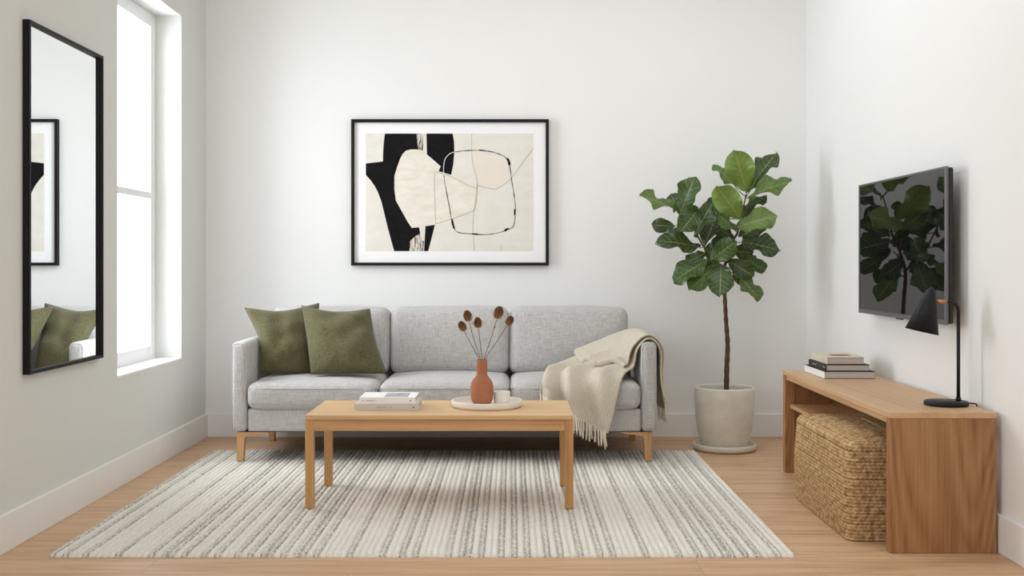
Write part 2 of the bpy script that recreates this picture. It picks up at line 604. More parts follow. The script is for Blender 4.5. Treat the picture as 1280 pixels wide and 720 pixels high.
# ------------------------------------------------------------------ wall mirror
MY0, MY1, MZ0, MZ1 = 4.22, 4.985, 0.626, 1.967
mir = thing('wall_mirror', (XL, (MY0 + MY1) / 2, MZ0), 'tall rectangular wall mirror with thin black frame beside the window', 'mirror')
m = MB()
fw, fd = 0.014, 0.028
m.box(XL, XL + fd, MY0, MY0 + fw, MZ0, MZ1, 0.0015, 2)
m.box(XL, XL + fd, MY1 - fw, MY1, MZ0, MZ1, 0.0015, 2)
m.box(XL, XL + fd - .0003, MY0 + fw, MY1 - fw, MZ0, MZ0 + fw, 0.0015, 2)
m.box(XL, XL + fd - .0003, MY0 + fw, MY1 - fw, MZ1 - fw, MZ1, 0.0015, 2)
m.build('frame', black_m, mir)
tilt = -math.tan(math.radians(0.3))
m = MB()
ya, yb, za, zb = MY0 + fw - .002, MY1 - fw + .002, MZ0 + fw - .002, MZ1 - fw + .002
gx = XL + 0.014
dx = tilt * (yb - ya) / 2
m.add([(gx - dx, ya, za), (gx + dx, yb, za), (gx + dx, yb, zb), (gx - dx, ya, zb),
       (XL + .004, ya, za), (XL + .004, yb, za), (XL + .004, yb, zb), (XL + .004, ya, zb)],
      [[0, 1, 2, 3], [7, 6, 5, 4], [4, 5, 1, 0], [5, 6, 2, 1], [6, 7, 3, 2], [7, 4, 0, 3]])
m.build('mirror_glass', mirror_m, mir)

# ------------------------------------------------------------------ framed picture
PD = 6.715
A = P(439, 332, PD)
B = P(686, 149, PD)
pic = thing('framed_picture', ((A.x + B.x) / 2, YB, A.z), 'large black framed abstract print hung above the grey sofa', 'picture')
fw = 0.0185
m = MB()
for bx in ((A.x, A.x + fw, A.z, B.z), (B.x - fw, B.x, A.z, B.z), (A.x + fw, B.x - fw, A.z, A.z + fw), (A.x + fw, B.x - fw, B.z - fw, B.z)):
    m.box(bx[0], bx[1], YB - 0.034, YB, bx[2], bx[3], 0.0015, 2)
m.build('frame', black_m, pic)
m = MB().box(A.x + fw, B.x - fw, YB - 0.017, YB - 0.004, A.z + fw, B.z - fw)
m.build('mat_board', mat_board, pic)
AD = YB - 0.0174


def art(u, v, k=0):
    q = P(420 + u / 3.2724, 130 + v / 3.2724, AD)
    return Vector((q.x, AD - 0.0002 * k, q.z))


m = MB()


def poly(pts, k, mi, smooth=0):
    if smooth:
        pts = [(q.x, q.y) for q in catmull([(a, b, 0) for a, b in pts], smooth)]
    vs = [art(u, v, k) for u, v in pts]
    m.add(vs, [list(range(len(vs)))], mi)


def line(pts, w, k, mi, closed=False, vary=0.0, n=8):
    q = catmull([(a, b, 0) for a, b in pts], n)
    vs, fs = [], []
    for i, p in enumerate(q):
        a, b = q[max(0, i - 1)], q[min(len(q) - 1, i + 1)]
        d = (b - a).normalized()
        ww = w * (1 + vary * noise.noise(Vector((p.x * .05, p.y * .05, 3)))) / 2
        nn = Vector((-d.y, d.x, 0)) * max(.4, ww)
        vs += [art(p.x + nn.x, p.y + nn.y, k), art(p.x - nn.x, p.y - nn.y, k)]
    for i in range(len(q) - 1):
        fs.append([2 * i, 2 * i + 1, 2 * i + 3, 2 * i + 2])
    m.add(vs, fs, mi)


poly([(121, 121), (807, 121), (807, 602), (121, 602)], 0, 0)
poly([(560, 196), (688, 216), (708, 240), (715, 292), (655, 346), (578, 330), (558, 250)], 1, 5)
poly([(410, 280), (480, 304), (574, 345), (568, 425), (500, 458), (408, 488)], 1, 1)
left_edge = [(310, 507), (292, 480), (270, 440), (245, 395), (239, 350), (239, 295), (250, 258), (262, 225), (272, 205), (286, 191), (305, 186), (330, 186)]
poly([(200, 121), (332, 121), (336, 190)] + left_edge[::-1] + [(345, 504), (343, 602), (238, 602), (226, 560), (210, 500), (197, 445), (186, 400),
     (172, 362), (158, 335), (140, 310), (122, 290), (122, 243), (192, 235), (193, 190), (196, 150)], 2, 2)
poly([(370, 121), (477, 121), (483, 155), (484, 200), (480, 245), (471, 290), (420, 275), (428, 255), (372, 206)], 2, 2)
poly([(366, 500), (405, 494), (392, 545), (377, 602), (360, 602)], 2, 2)
poly([(330, 121), (356, 121), (356, 190), (336, 190)], 3, 4)
poly([(304, 560), (322, 542), (344, 530), (345, 504), (364, 502), (358, 602), (300, 602)], 3, 4)
poly([(340, 504), (364, 502), (361, 560), (350, 560)], 4, 0)
poly(left_edge + [(345, 188), (372, 206), (428, 255), (420, 275), (405, 276), (401, 330), (404, 420), (408, 490), (362, 500)], 4, 1)
poly([(356, 121), (370, 121), (371, 206), (356, 194)], 4, 0)
line([(405, 276), (440, 286), (480, 302), (530, 328), (575, 346)], 3, 5, 3)
line([(575, 332), (615, 342), (650, 348), (685, 330), (720, 300), (765, 238), (807, 182)], 3, 5, 3)
line([(408, 490), (450, 478), (500, 461), (550, 442), (568, 428), (576, 380), (578, 325)], 3, 5, 3)
line([(555, 121), (556, 220), (566, 270), (577, 320), (572, 380), (561, 470), (561, 530), (566, 602)], 2.2, 5, 3)
line([(404, 276), (402, 340), (405, 420), (408, 490)], 2.5, 5, 3)
line([(672, 575), (678, 602)], 2, 5, 3)
loop = [(440, 260), (446, 226), (465, 204), (500, 194), (550, 190), (600, 190), (650, 199), (688, 215), (706, 236), (713, 270), (719, 315), (728, 370), (733, 410),
        (733, 455), (726, 498), (702, 514), (650, 530), (600, 534), (550, 531), (505, 526), (484, 511), (474, 480), (462, 412), (450, 350), (442, 300), (440, 260)]
line(loop, 2.5, 6, 2, vary=0.9)
line([(441, 292), (440, 262), (446, 226), (465, 204), (485, 196)], 2.6, 7, 0)
for seg, w in (([(700, 222), (707, 236), (710, 250)], 8), ([(474, 470), (478, 492), (484, 510)], 7), ([(690, 518), (700, 512), (706, 510)], 8),
               ([(585, 189), (600, 190), (612, 192)], 5), ([(732, 430), (731, 455)], 5), ([(555, 531), (580, 533)], 5)):
    line(seg, w, 7, 2, vary=0.5)
m.build('print', [paper_m, cream_m, printblack, tanline, dry_m, pinkish_m], pic)

# ------------------------------------------------------------------ rug
RX0, RX1, RY0, RY1, RT = -1.648, 1.016, 3.984, 6.18, 0.017
NXr = int(round((RX1 - RX0) / RIB))
RX1 = RX0 + NXr * RIB
m = MB()
sub = 6
nx, ny = NXr * sub, 260
rug_o = (RX0, RY0, 0)
vs, fs = [], []
for j in range(ny + 1):
    y = RY0 + (RY1 - RY0) * j / ny
    for i in range(nx + 1):
        ph = (i % sub) / sub
        c = i // sub
        x = RX0 + RIB * i / sub
        hgt = math.sqrt(max(0, 1 - (2 * ph - 1) ** 2))
        edge_y = min(1.0, min(j, ny - j) / 1.5 + 0.35)
        edge_x = 1.0
        nz = noise.noise(Vector((c * 3.1, y * 38, 0.3)))
        z = 0.008 + (0.0075 * hgt + 0.0022 * nz) * edge_y
        if j == 0 or j == ny or i == 0 or i == nx:
            z = 0.003
        jit = 0.0028 * noise.noise(Vector((c * 1.7, y * 9, 8.8)))
        yy = y + (0.004 * hgt * (-1 if j == 0 else 1) * (1 if j in (0, ny) else 0))
        wav = 0.004 * noise.noise(Vector((0.2, y * 3, 1.3))) if i in (0, nx) else 0
        vs.append((x + jit + wav, yy, z))
for j in range(ny):
    for i in range(nx):
        a = j * (nx + 1) + i
        fs.append([a, a + 1, a + nx + 2, a + nx + 1])
m.add(vs, fs, 0, True)
# underside and rim
b0 = m.add([(RX0, RY0, 0.0005), (RX1, RY0, 0.0005), (RX1, RY1, 0.0005), (RX0, RY1, 0.0005)], [[3, 2, 1, 0]])
rim = [i for i in range(nx + 1)]
vs2 = [(v[0], v[1], 0.0005) for v in [vs[i] for i in range(nx + 1)]]
o = m.add(vs2, [])
for i in range(nx):
    m.f.append([o + i, o + i + 1, i + 1, i]); m.mi.append(0); m.sm.append(True)
for col in (0, nx):
    ids = [j * (nx + 1) + col for j in range(ny + 1)]
    o = m.add([(vs[i][0], vs[i][1], 0.0005) for i in ids], [])
    for j in range(ny):
        m.f.append([o + j, ids[j], ids[j + 1], o + j + 1]); m.mi.append(0); m.sm.append(True)
tag(m.build('area_rug', rug_m, origin=rug_o), 'large cream wool rug with thin grey ribbed stripes on the oak floor', 'rug')
RUGZ = 0.0155

# ------------------------------------------------------------------ sofa
SX0, SX1, SY0, SY1 = -1.456, 0.751, 5.80, 6.69
AW, AZ, BZ0 = 0.08, 0.635, 0.172
sofa = thing('sofa', ((SX0 + SX1) / 2, (SY0 + SY1) / 2, RUGZ), 'long grey linen three seat sofa on oak legs against the back wall', 'sofa')
IX0, IX1 = SX0 + AW, SX1 - AW
SEATW = (IX1 - IX0) / 3
m = MB().soft(((IX0 + IX1) / 2, (SY0 + 0.012 + SY1 - .14) / 2, (BZ0 + 0.29) / 2), (IX1 - IX0 - .002, SY1 - .14 - SY0 - .012, 0.29 - BZ0), 0.014, (0, 0.004, 0), 0.06)
m.build('seat_base', grey_fab, sofa)
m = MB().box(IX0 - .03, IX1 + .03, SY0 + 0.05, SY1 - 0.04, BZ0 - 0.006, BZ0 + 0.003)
m.build('dust_cover', under_cloth, sofa)
for k, x0 in enumerate((SX0, SX1 - AW)):
    m = MB().soft((x0 + AW / 2, (SY0 + SY1) / 2, (BZ0 + AZ) / 2), (AW, SY1 - SY0, AZ - BZ0), 0.026, (0.004, 0.003, 0.004), 0.045, 0.0012, seed=k)
    a = m.build('arm', grey_fab, sofa)
    # seam round the front panel
    xa, xb, za, zb = x0 + .006, x0 + AW - .006, BZ0 + .008, AZ - .007
    r = 0.02
    pts = [(xa, SY0 + .008, za), (xa, SY0 + .008, zb - r)] + [(xa + r - r * math.cos(t), SY0 + .008, zb - r + r * math.sin(t)) for t in (PI / 8, PI / 4, 3 * PI / 8, PI / 2)] + \
          [(xb - r + r * math.sin(t), SY0 + .008, zb - r + r * math.cos(t)) for t in (0, PI / 8, PI / 4, 3 * PI / 8, PI / 2)] + [(xb, SY0 + .008, za)]
    MB().tube(pts, 0.0024, 6).build('piping', grey_fab, a)
m = MB().soft(((IX0 + IX1) / 2, SY1 - 0.07, (BZ0 + 0.70) / 2), (IX1 - IX0 - .002, 0.138, 0.70 - BZ0), 0.03, (0, 0, 0.004), 0.06)
m.build('back_frame', grey_fab, sofa)
for k in range(3):
    cx = IX0 + SEATW * (k + .5)
    y0, y1 = SY0 - 0.018, SY1 - 0.24
    m = MB().soft((cx, (y0 + y1) / 2, 0.357), (SEATW - 0.006, y1 - y0, 0.138), 0.045, (0.002, 0.006, 0.022), 0.035, 0.003, seed=k + 3)
    cu = m.build('seat_cushion', grey_fab, sofa)
    # welt along the front top edge
    zz = 0.398
    hw = SEATW / 2 - 0.006
    pts = [(cx - hw, y1 - .05, zz), (cx - hw, y0 + .05, zz)] + [(cx - hw + .04 - .04 * math.cos(t), y0 + .044 - .04 * math.sin(t), zz) for t in (PI / 6, PI / 3, PI / 2)] + \
          [(cx - hw * .5, y0 - .0035, zz), (cx, y0 - .005, zz), (cx + hw * .5, y0 - .0035, zz)] + \
          [(cx + hw - .04 + .04 * math.sin(t), y0 + .044 - .04 * math.cos(t), zz) for t in (0, PI / 6, PI / 3, PI / 2)] + [(cx + hw, y1 - .05, zz)]
    MB().tube(catmull(pts, 3), 0.0022, 6).build('piping', grey_fab, cu)
for k in range(3):
    wB = (IX1 - IX0 - 0.03) / 3
    cx = IX0 + 0.015 + wB * (k + .5)
    m = MB().soft((0, 0, 0), (wB - 0.004, 0.17, 0.375), 0.05, (0.004, 0.03, 0.010), 0.035, 0.004, seed=k + 9)
    an = math.radians(-9)
    for v in m.v:
        v.rotate(__import__('mathutils').Euler((an, 0, 0)))
        v += Vector((cx, 6.375, 0.605))
    m.build('back_cushion', grey_fab, sofa)


def sofa_leg(x, y, inward, front):
    m = MB()
    w, w2, h = 0.042, 0.033, BZ0 - RUGZ if front else BZ0
    z0 = RUGZ if front else 0.0005
    zt = BZ0 - .004
    xo = x                                              # outer edge
    s = inward
    pr = [(xo, zt), (xo + s * .002, z0), (xo + s * (.002 + w2), z0), (xo + s * w, zt - 0.045)]
    for a in (0.25, 0.5, 0.75, 1.0):
        pr.append((xo + s * (w + .022 * (1 - math.cos(a * PI / 2))), zt - 0.045 + .027 * math.sin(a * PI / 2)))
    pr += [(xo + s * .165, zt - 0.008), (xo + s * .165, zt)]
    n = len(pr)
    vs = [(a, y, b) for a, b in pr] + [(a, y + 0.042, b) for a, b in pr]
    fs = [list(range(n)), list(range(n, 2 * n))[::-1]] + [[i, i + n, (i + 1) % n + n, (i + 1) % n] for i in range(n)]
    if s < 0:
        fs = [f[::-1] for f in fs]
    m.add(vs, fs)
    o = m.build('leg', oak_leg, sofa)
    bv = o.modifiers.new('round', 'BEVEL')
    bv.width = 0.002
    bv.segments = 2


for yy, fr_ in ((SY0 + 0.025, True), (6.59, False)):
    sofa_leg(SX0 + 0.022, yy, 1, fr_)
    sofa_leg(SX1 - 0.022, yy, -1, fr_)


# ------------------------------------------------------------------ scatter pillows
def pillow(name, label, top, right, bottom, left, thick, back, seed):
    """each side is three points (px, py, depth); top and bottom run left to right, left and right run top to bottom"""
    N = 34
    side = lambda s: catmull([P(*q) for q in s], N // (len(s) - 1))
    T_, R_, B_, L_ = side(top), side(right), side(bottom), side(left)
    N = len(T_) - 1
    c = [T_[0], T_[-1], B_[0], B_[-1]]
    grid = []
    for j in range(N + 1):
        v = j / N
        row = []
        for i in range(N + 1):
            u = i / N
            p = T_[i] * (1 - v) + B_[i] * v + L_[j] * (1 - u) + R_[j] * u - (c[0] * (1 - u) * (1 - v) + c[1] * u * (1 - v) + c[2] * (1 - u) * v + c[3] * u * v)
            row.append(p)
        grid.append(row)
    nrm = ((c[1] - c[0]).cross(c[2] - c[0])).normalized()
    if nrm.y > 0:
        nrm = -nrm
    m = MB()
    vs, fs = [], []
    for sgn in (1, -1):
        for j in range(N + 1):
            for i in range(N + 1):
                u, v = 2 * i / N - 1, 2 * j / N - 1
                e = (1 - abs(u) ** 2.2) * (1 - abs(v) ** 2.2)
                h = thick * (max(e, 0) ** 0.55)
                p = grid[j][i]
                wr = noise.noise(Vector((u * 2.2 + seed * 5, v * 2.2, 0))) * 0.016
                # puckers that run in from the corners and edges
                wr += 0.007 * math.sin(9 * math.atan2(v, u) + seed) * (u * u + v * v) * .6
                amt = h if sgn > 0 else h * back
                vs.append(p + nrm * sgn * amt + nrm * wr * min(1, e * 2.5))
    M = (N + 1) ** 2
    for sgn, o in ((1, 0), (-1, M)):
        for j in range(N):
            for i in range(N):
                a = o + j * (N + 1) + i
                f = [a, a + N + 1, a + N + 2, a + 1]
                fs.append(f if sgn > 0 else f[::-1])
    m.add(vs, fs, 0, True)
    bm = bmesh.new()
    me = bpy.data.meshes.new('tmp')
    me.from_pydata([tuple(v) for v in m.v], [], m.f)
    bm.from_mesh(me)
    bpy.data.meshes.remove(me)
    bmesh.ops.remove_doubles(bm, verts=bm.verts[:], dist=1e-5)
    m2 = MB()
    m2.bm(bm, 0, True)
    o = m2.build(name, olive_fab)
    ring = T_ + R_[1:] + B_[::-1][1:] + L_[::-1][1:]
    MB().tube(ring, 0.0016, 6).build('piping', olive_fab, o)
    return tag(o, label, 'pillow', 'olive pillows on the sofa')


pillow('throw_pillow', 'olive green linen pillow leaning on the left sofa arm, behind the other pillow',
       [(306, 385, 6.14), (352, 389, 6.20), (399, 379, 6.25)], [(399, 379, 6.25), (394, 425, 6.18), (392, 466, 6.09)],
       [(325, 467, 6.02), (358, 467, 6.04), (392, 466, 6.09)], [(306, 385, 6.14), (324, 425, 6.08), (325, 467, 6.02)], 0.080, 0.6, 1.0)
pillow('throw_pillow', 'olive green linen pillow standing in front of the other one against the sofa back',
       [(377, 382, 6.17), (420, 391, 6.18), (462, 386, 6.19)], [(462, 386, 6.19), (469, 425, 6.10), (483, 467, 6.0)],
       [(389, 468, 5.93), (436, 467, 5.95), (483, 467, 6.0)], [(377, 382, 6.17), (384, 425, 6.06), (389, 468, 5.93)], 0.092, 0.6, 2.0)

# ------------------------------------------------------------------ throw blanket
ROWS = [
    [(.795, 6.15, .27), (.812, 6.08, .262), (.825, 6.0, .262), (.806, 5.92, .30), (.782, 5.845, .345)],
    [(.780, 6.15, .45), (.792, 6.08, .45), (.792, 6.0, .45), (.782, 5.92, .46), (.768, 5.84, .46)],
    [(.766, 6.17, .60), (.770, 6.09, .60), (.770, 6.0, .60), (.768, 5.92, .60), (.764, 5.83, .59)],
    [(.713, 6.20, .660), (.713, 6.10, .660), (.713, 6.0, .658), (.713, 5.92, .652), (.713, 5.825, .646)],
    [(.645, 6.22, .655), (.645, 6.12, .648), (.650, 6.02, .634), (.654, 5.93, .618), (.660, 5.83, .592)],
    [(.58, 6.24, .622), (.592, 6.14, .60), (.610, 6.04, .572), (.630, 5.95, .54), (.642, 5.85, .505)],
    [(.48, 6.22, .562), (.50, 6.12, .542), (.53, 6.03, .515), (.57, 5.94, .488), (.618, 5.86, .475)],
    [(.37, 6.16, .512), (.40, 6.06, .498), (.44, 5.98, .485), (.50, 5.90, .475), (.592, 5.82, .464)],
    [(.27, 6.06, .475), (.31, 5.97, .472), (.37, 5.89, .470), (.45, 5.83, .465), (.568, 5.775, .440)],
    [(.20, 5.93, .462), (.25, 5.85, .462), (.32, 5.79, .455), (.42, 5.755, .430), (.548, 5.745, .39)],
    [(.165, 5.81, .450), (.215, 5.758, .436), (.29, 5.740, .405), (.395, 5.735, .36), (.525, 5.735, .31)],
    [(.150, 5.756, .412), (.20, 5.742, .385), (.275, 5.735, .345), (.38, 5.73, .29), (.505, 5.73, .24)],
    [(.145, 5.748, .378), (.19, 5.738, .345), (.265, 5.73, .295), (.37, 5.725, .235), (.485, 5.725, .18)],
]
cols = [catmull([r[c] for r in ROWS], 10) for c in range(5)]
NR = len(cols[0])
SURF = [catmull([cols[c][i] for c in range(5)], 12) for i in range(NR)]
NCc = len(SURF[0])


def surf_n(i, j):
    a = SURF[min(NR - 1, i + 1)][j] - SURF[max(0, i - 1)][j]
    b = SURF[i][min(NCc - 1, j + 1)] - SURF[i][max(0, j - 1)]
    n = b.cross(a).normalized()
    return n


flip = 1
ntest = surf_n(85, 24)
if ntest.z < 0:
    flip = -1


def throw_pt(i, j, lift=0.0):
    u, v = i / (NR - 1), j / (NCc - 1)
    n = surf_n(i, j) * flip
    on_seat = min(1, max(0, (u - 0.36) / 0.15))
    hang = min(1, max(0, (u - 0.62) / 0.2))
    ph = 2 * PI * (2.6 * v + 0.35 * math.sin(4.2 * u) + 0.12 * math.sin(11 * u))
    f1 = (0.5 + 0.5 * math.sin(ph)) ** 0.8
    f2 = 0.5 + 0.5 * math.sin(2 * PI * (5.1 * v - 1.5 * u) + 1.0)
    amp = 0.005 + 0.022 * on_seat + 0.024 * hang
    d = amp * f1 + 0.004 * f2 * on_seat
    d += 0.006 * noise.noise(Vector((u * 9, v * 5, 2.0)))
    # rolled hem at the front edge
    d += 0.010 * math.exp(-((v - 0.97) / 0.05) ** 2) * (1 - hang)
    return SURF[i][j] + n * (d + lift)


m = MB()
uvs = []
vs, fs = [], []
for i in range(NR):
    for j in range(NCc):
        vs.append(throw_pt(i, j))
        uvs.append((j / (NCc - 1) * 1.0, i / (NR - 1) * 2.4))
for i in range(NR - 1):
    for j in range(NCc - 1):
        a = i * NCc + j
        f = [a, a + NCc, a + NCc + 1, a + 1]
        fs.append(f if flip < 0 else f[::-1])
m.add(vs, fs, 0, True)
# upper layer where the throw is doubled over the arm: ends in a soft lip on the seat
i0, i1 = 14, 66
vs, fs = [], []
NL = 9
LR = 0.020
for r in range(i1 - i0 + 1 + NL):
    i = min(i0 + r, i1)
    for j in range(NCc):
        v = j / (NCc - 1)
        ii = max(0, min(NR - 1, i + int(round(4 - 15 * max(0, v - .55) / .45))))
        lift = 0.012 + 0.024 * min(1, max(0, (i - 42) / 24)) + 0.004 * math.sin(5 * v + i * .06)
        if i - i0 < 4:
            lift *= (i - i0) / 4
        p = throw_pt(ii, j, lift)
        over = i0 + r - i1
        if over > 0:
            n_ = surf_n(ii, j) * flip
            tg = (SURF[ii + 1][j] - SURF[ii - 1][j]).normalized()
            an = PI * over / NL
            p += tg * (LR * math.sin(an)) - n_ * (LR * (1 - math.cos(an)) * .82)
        # layer set back a little from the front hem
        p.y += 0.020 + 0.010 * v
        vs.append(p)
        uvs.append((v * 1.0 + .31, (i0 + r) / (NR - 1) * 2.4 + .17))
w = NCc
for i in range(i1 - i0 + NL):
    for j in range(NCc - 1):
        a = i * w + j
        f = [a, a + w, a + w + 1, a + 1]
        fs.append(f if flip < 0 else f[::-1])
m.add(vs, fs, 0, True)
throw = m.build('throw_blanket', throw_m, uv=uvs)
tag(throw, 'cream and beige woven throw blanket draped over the right sofa arm and seat', 'blanket')
sd = throw.modifiers.new('thickness', 'SOLIDIFY')
sd.thickness = 0.007
sd.offset = 0.0
fm = MB()
for k in range(44):
    j = (k + 0.5) / 44 * (NCc - 1)
    p = throw_pt(NR - 1, int(round(j)))
    ln = 0.085 + random.uniform(-.010, .012)
    a = p + Vector((random.uniform(-.003, .003), -0.002, 0.006))
    pts = [a, a + Vector((random.uniform(-.004, .004), -.003, -ln * .4)), a + Vector((random.uniform(-.008, .008), random.uniform(-.006, .002), -ln))]
    fm.tube(catmull(pts, 3), [0.004, 0.0042, 0.004, 0.0038, 0.004, 0.0038, 0.0028], 6)
fm.build('fringe', fringe_m, throw)
fm = MB()
for k in range(18):
    j = (k + 0.5) / 18 * (NCc - 1) * .8
    p = throw_pt(0, int(round(j)))
    ln = 0.075 + random.uniform(-.010, .010)
    a = p + Vector((0, 0, 0.004))
    pts = [a, a + Vector((.002, random.uniform(-.004, .004), -ln * .5)), a + Vector((random.uniform(-.002, .006), random.uniform(-.008, .008), -ln))]
    fm.tube(catmull(pts, 3), 0.0031, 6)
fm.build('fringe', fringe_m, throw)

# ------------------------------------------------------------------ coffee table
TX0, TX1, TY0, TY1, TZ = -0.870, 0.259, 4.70, 5.216, 0.408
tb = thing('coffee_table', ((TX0 + TX1) / 2, (TY0 + TY1) / 2, RUGZ), 'low rectangular oak coffee table with square legs on the rug', 'table')
bm = bmesh.new()
bmesh.ops.create_cube(bm, size=1)
for v in bm.verts:
    v.co = Vector((TX0 + (v.co.x + .5) * (TX1 - TX0), TY0 + (v.co.y + .5) * (TY1 - TY0), TZ - .019 + (v.co.z + .5) * .019))
vert_e = [e for e in bm.edges if abs(e.verts[0].co.z - e.verts[1].co.z) > .01]
bmesh.ops.bevel(bm, geom=vert_e, offset=0.009, segments=5, profile=.5, affect='EDGES')
hor = [e for e in bm.edges if abs(e.verts[0].co.z - e.verts[1].co.z) < 1e-6 and len(e.link_faces) == 2 and abs(e.link_faces[0].normal.z - e.link_faces[1].normal.z) > .5]
bmesh.ops.bevel(bm, geom=hor, offset=0.003, segments=3, profile=.5, affect='EDGES')
m = MB()
m.bm(bm)
m.build('tabletop', oak_top, tb)
LW = 0.036
zt = TZ - 0.0195
m = MB()
m.box(TX0 + LW, TX1 - LW, TY0 + .003, TY0 + .024, zt - 0.046, zt, .0015, 2)
m.build('apron', oak_table, tb)
m = MB().box(TX0 + LW, TX1 - LW, TY1 - .024, TY1 - .004, zt - 0.046, zt, .0015, 2)
m.build('apron', oak_table, tb)
for x0 in (TX0 + .004, TX1 - .024):
    m = MB().box(x0, x0 + .02, TY0 + LW, TY1 - LW, zt - 0.046, zt, .0015, 2)
    m.build('apron', oak_table, tb)
for x0 in (TX0 + .001, TX1 - LW - .001):
    for y0 in (TY0 + .001, TY1 - LW - .001):
        m = MB().box(x0, x0 + LW, y0, y0 + LW, RUGZ, zt, .003, 3)
        m.build('leg', oak_table_z, tb)


# ------------------------------------------------------------------ books
def book(name, label, x0, x1, y0, y1, z0, z1, spine, cover, spine_m, edge_m, group, extra=None):
    """spine on side 'y0' (towards the room) or 'x0'; boards overhang the page block"""
    b = thing(name, ((x0 + x1) / 2, (y0 + y1) / 2, z0), label, 'book', group)
    ct, ov = 0.0025, 0.004
    m = MB()
    m.box(x0, x1, y0, y1, z0, z0 + ct, 0.0006, 1)
    m.box(x0, x1, y0, y1, z1 - ct, z1, 0.0006, 1, mi=1)
    if spine == 'y0':
        m.box(x0, x1, y0, y0 + ct, z0 + ct * .5, z1 - ct * .5, 0.0006, 1, mi=2)
    else:
        m.box(x0, x0 + ct, y0, y1, z0 + ct * .5, z1 - ct * .5, 0.0006, 1, mi=2)
    m.build('cover', [edge_m, cover, spine_m], b)
    if spine == 'y0':
        m = MB().box(x0 + ov, x1 - ov, y0 + ct, y1 - ov, z0 + ct, z1 - ct)
    else:
        m = MB().box(x0 + ct, x1 - ov, y0 + ov, y1 - ov, z0 + ct, z1 - ct)
    m.build('pages', page_m, b)
    if extra:
        extra(b, x0, x1, y0, y1, z0, z1)
    return b


def dashes(m, x0, x1, y, z0, z1, n, seed):
    rnd = random.Random(seed)
    x = x0
    for k in range(n):
        w = (x1 - x0) / n
        if rnd.random() > .18:
            m.box(x, x + w * .7, y - .0004, y, z0, z1)
        x += w


def deco_low(b, x0, x1, y0, y1, z0, z1):
    m = MB()
    dashes(m, x0 + .09, x0 + .165, y0, z0 + .0105, z0 + .0165, 12, 1)
    m.build('spine_lettering', inkpale_m, b)
    m = MB()
    m.tube([(x1 - .022, y0 - .0005, z0 + .0135), (x1 - .022, y0 + .0005, z0 + .0135)], 0.0032, 14, smooth=False)
    m.build('spine_dot', ink_m, b)


def deco_up(b, x0, x1, y0, y1, z0, z1):
    m = MB()
    dashes(m, x0 + .012, x0 + .075, y0, z0 + .0105, z0 + .0155, 13, 2)
    m.build('spine_lettering', inkpale_m, b)
    m = MB()
    m.tube([(x1 - .022, y0 - .0005, z0 + .0135), (x1 - .022, y0 + .0005, z0 + .0135)], 0.003, 14, smooth=False)
    m.build('spine_dot', ink_m, b)
    m = MB()
    m.box(x0 + .105, x1 - .035, y0 + .02, y1 - .035, z1, z1 + .0003)
    m.build('cover_picture', bookprint, b)


g = 'books stacked on the coffee table'
book('hardcover_book', 'pale grey hardcover book lying flat at the bottom of the coffee table stack', -.684, -.405, 4.858, 5.075, TZ, TZ + .0275, 'y0', bookgrey, bookgrey, bookgrey, g, deco_low)
book('hardcover_book', 'white hardcover book with grey cover picture on top of the coffee table stack', -.664, -.420, 4.868, 5.068, TZ + .0275, TZ + .055, 'y0', bookwhite, bookwhite, bookwhite, g, deco_up)

# ------------------------------------------------------------------ tray, vase, cup, dried stems
tc_ = (-0.112, 4.992, TZ)
R = 0.158
m = MB().lathe([(0.0, 0.0), (R - .010, 0.0), (R - .003, .003), (R, .010), (R, .027), (R - .002, .030), (R - .006, .030), (R - .008, .027), (R - .010, .012), (R - .016, .008), (0.0, .008)], tc_, 72)
tag(m.build('round_tray', tray_m), 'round cream tray with raised rim on the coffee table', 'tray')
TRZ = TZ + .008
vc = (-0.1352, 5.035, TRZ)
prof = [(0.0, 0), (.034, 0), (.039, .003), (.046, .012), (.0505, .03), (.0518, .055), (.0512, .075), (.048, .092), (.041, .107), (.031, .119), (.0255, .127), (.0238, .136), (.0236, .160), (.0238, .194),
        (.0232, .197), (.0205, .197), (.020, .190), (.020, .13), (.0, .125)]
m = MB().lathe(prof, vc, 56)
tag(m.build('bottle_vase', terra_m), 'matt terracotta bottle vase with narrow neck standing on the cream tray', 'vase')
cc = (-0.0455, 5.068, TRZ)
m = MB().lathe([(0, 0), (.033, 0), (.036, .003), (.0372, .010), (.0376, .048), (.0368, .050), (.0350, .050), (.0342, .047), (.0335, .010), (.030, .006), (0, .006)], cc, 48)
tag(m.build('cup', cup_m), 'small cream handleless cup beside the terracotta vase on the tray', 'cup')

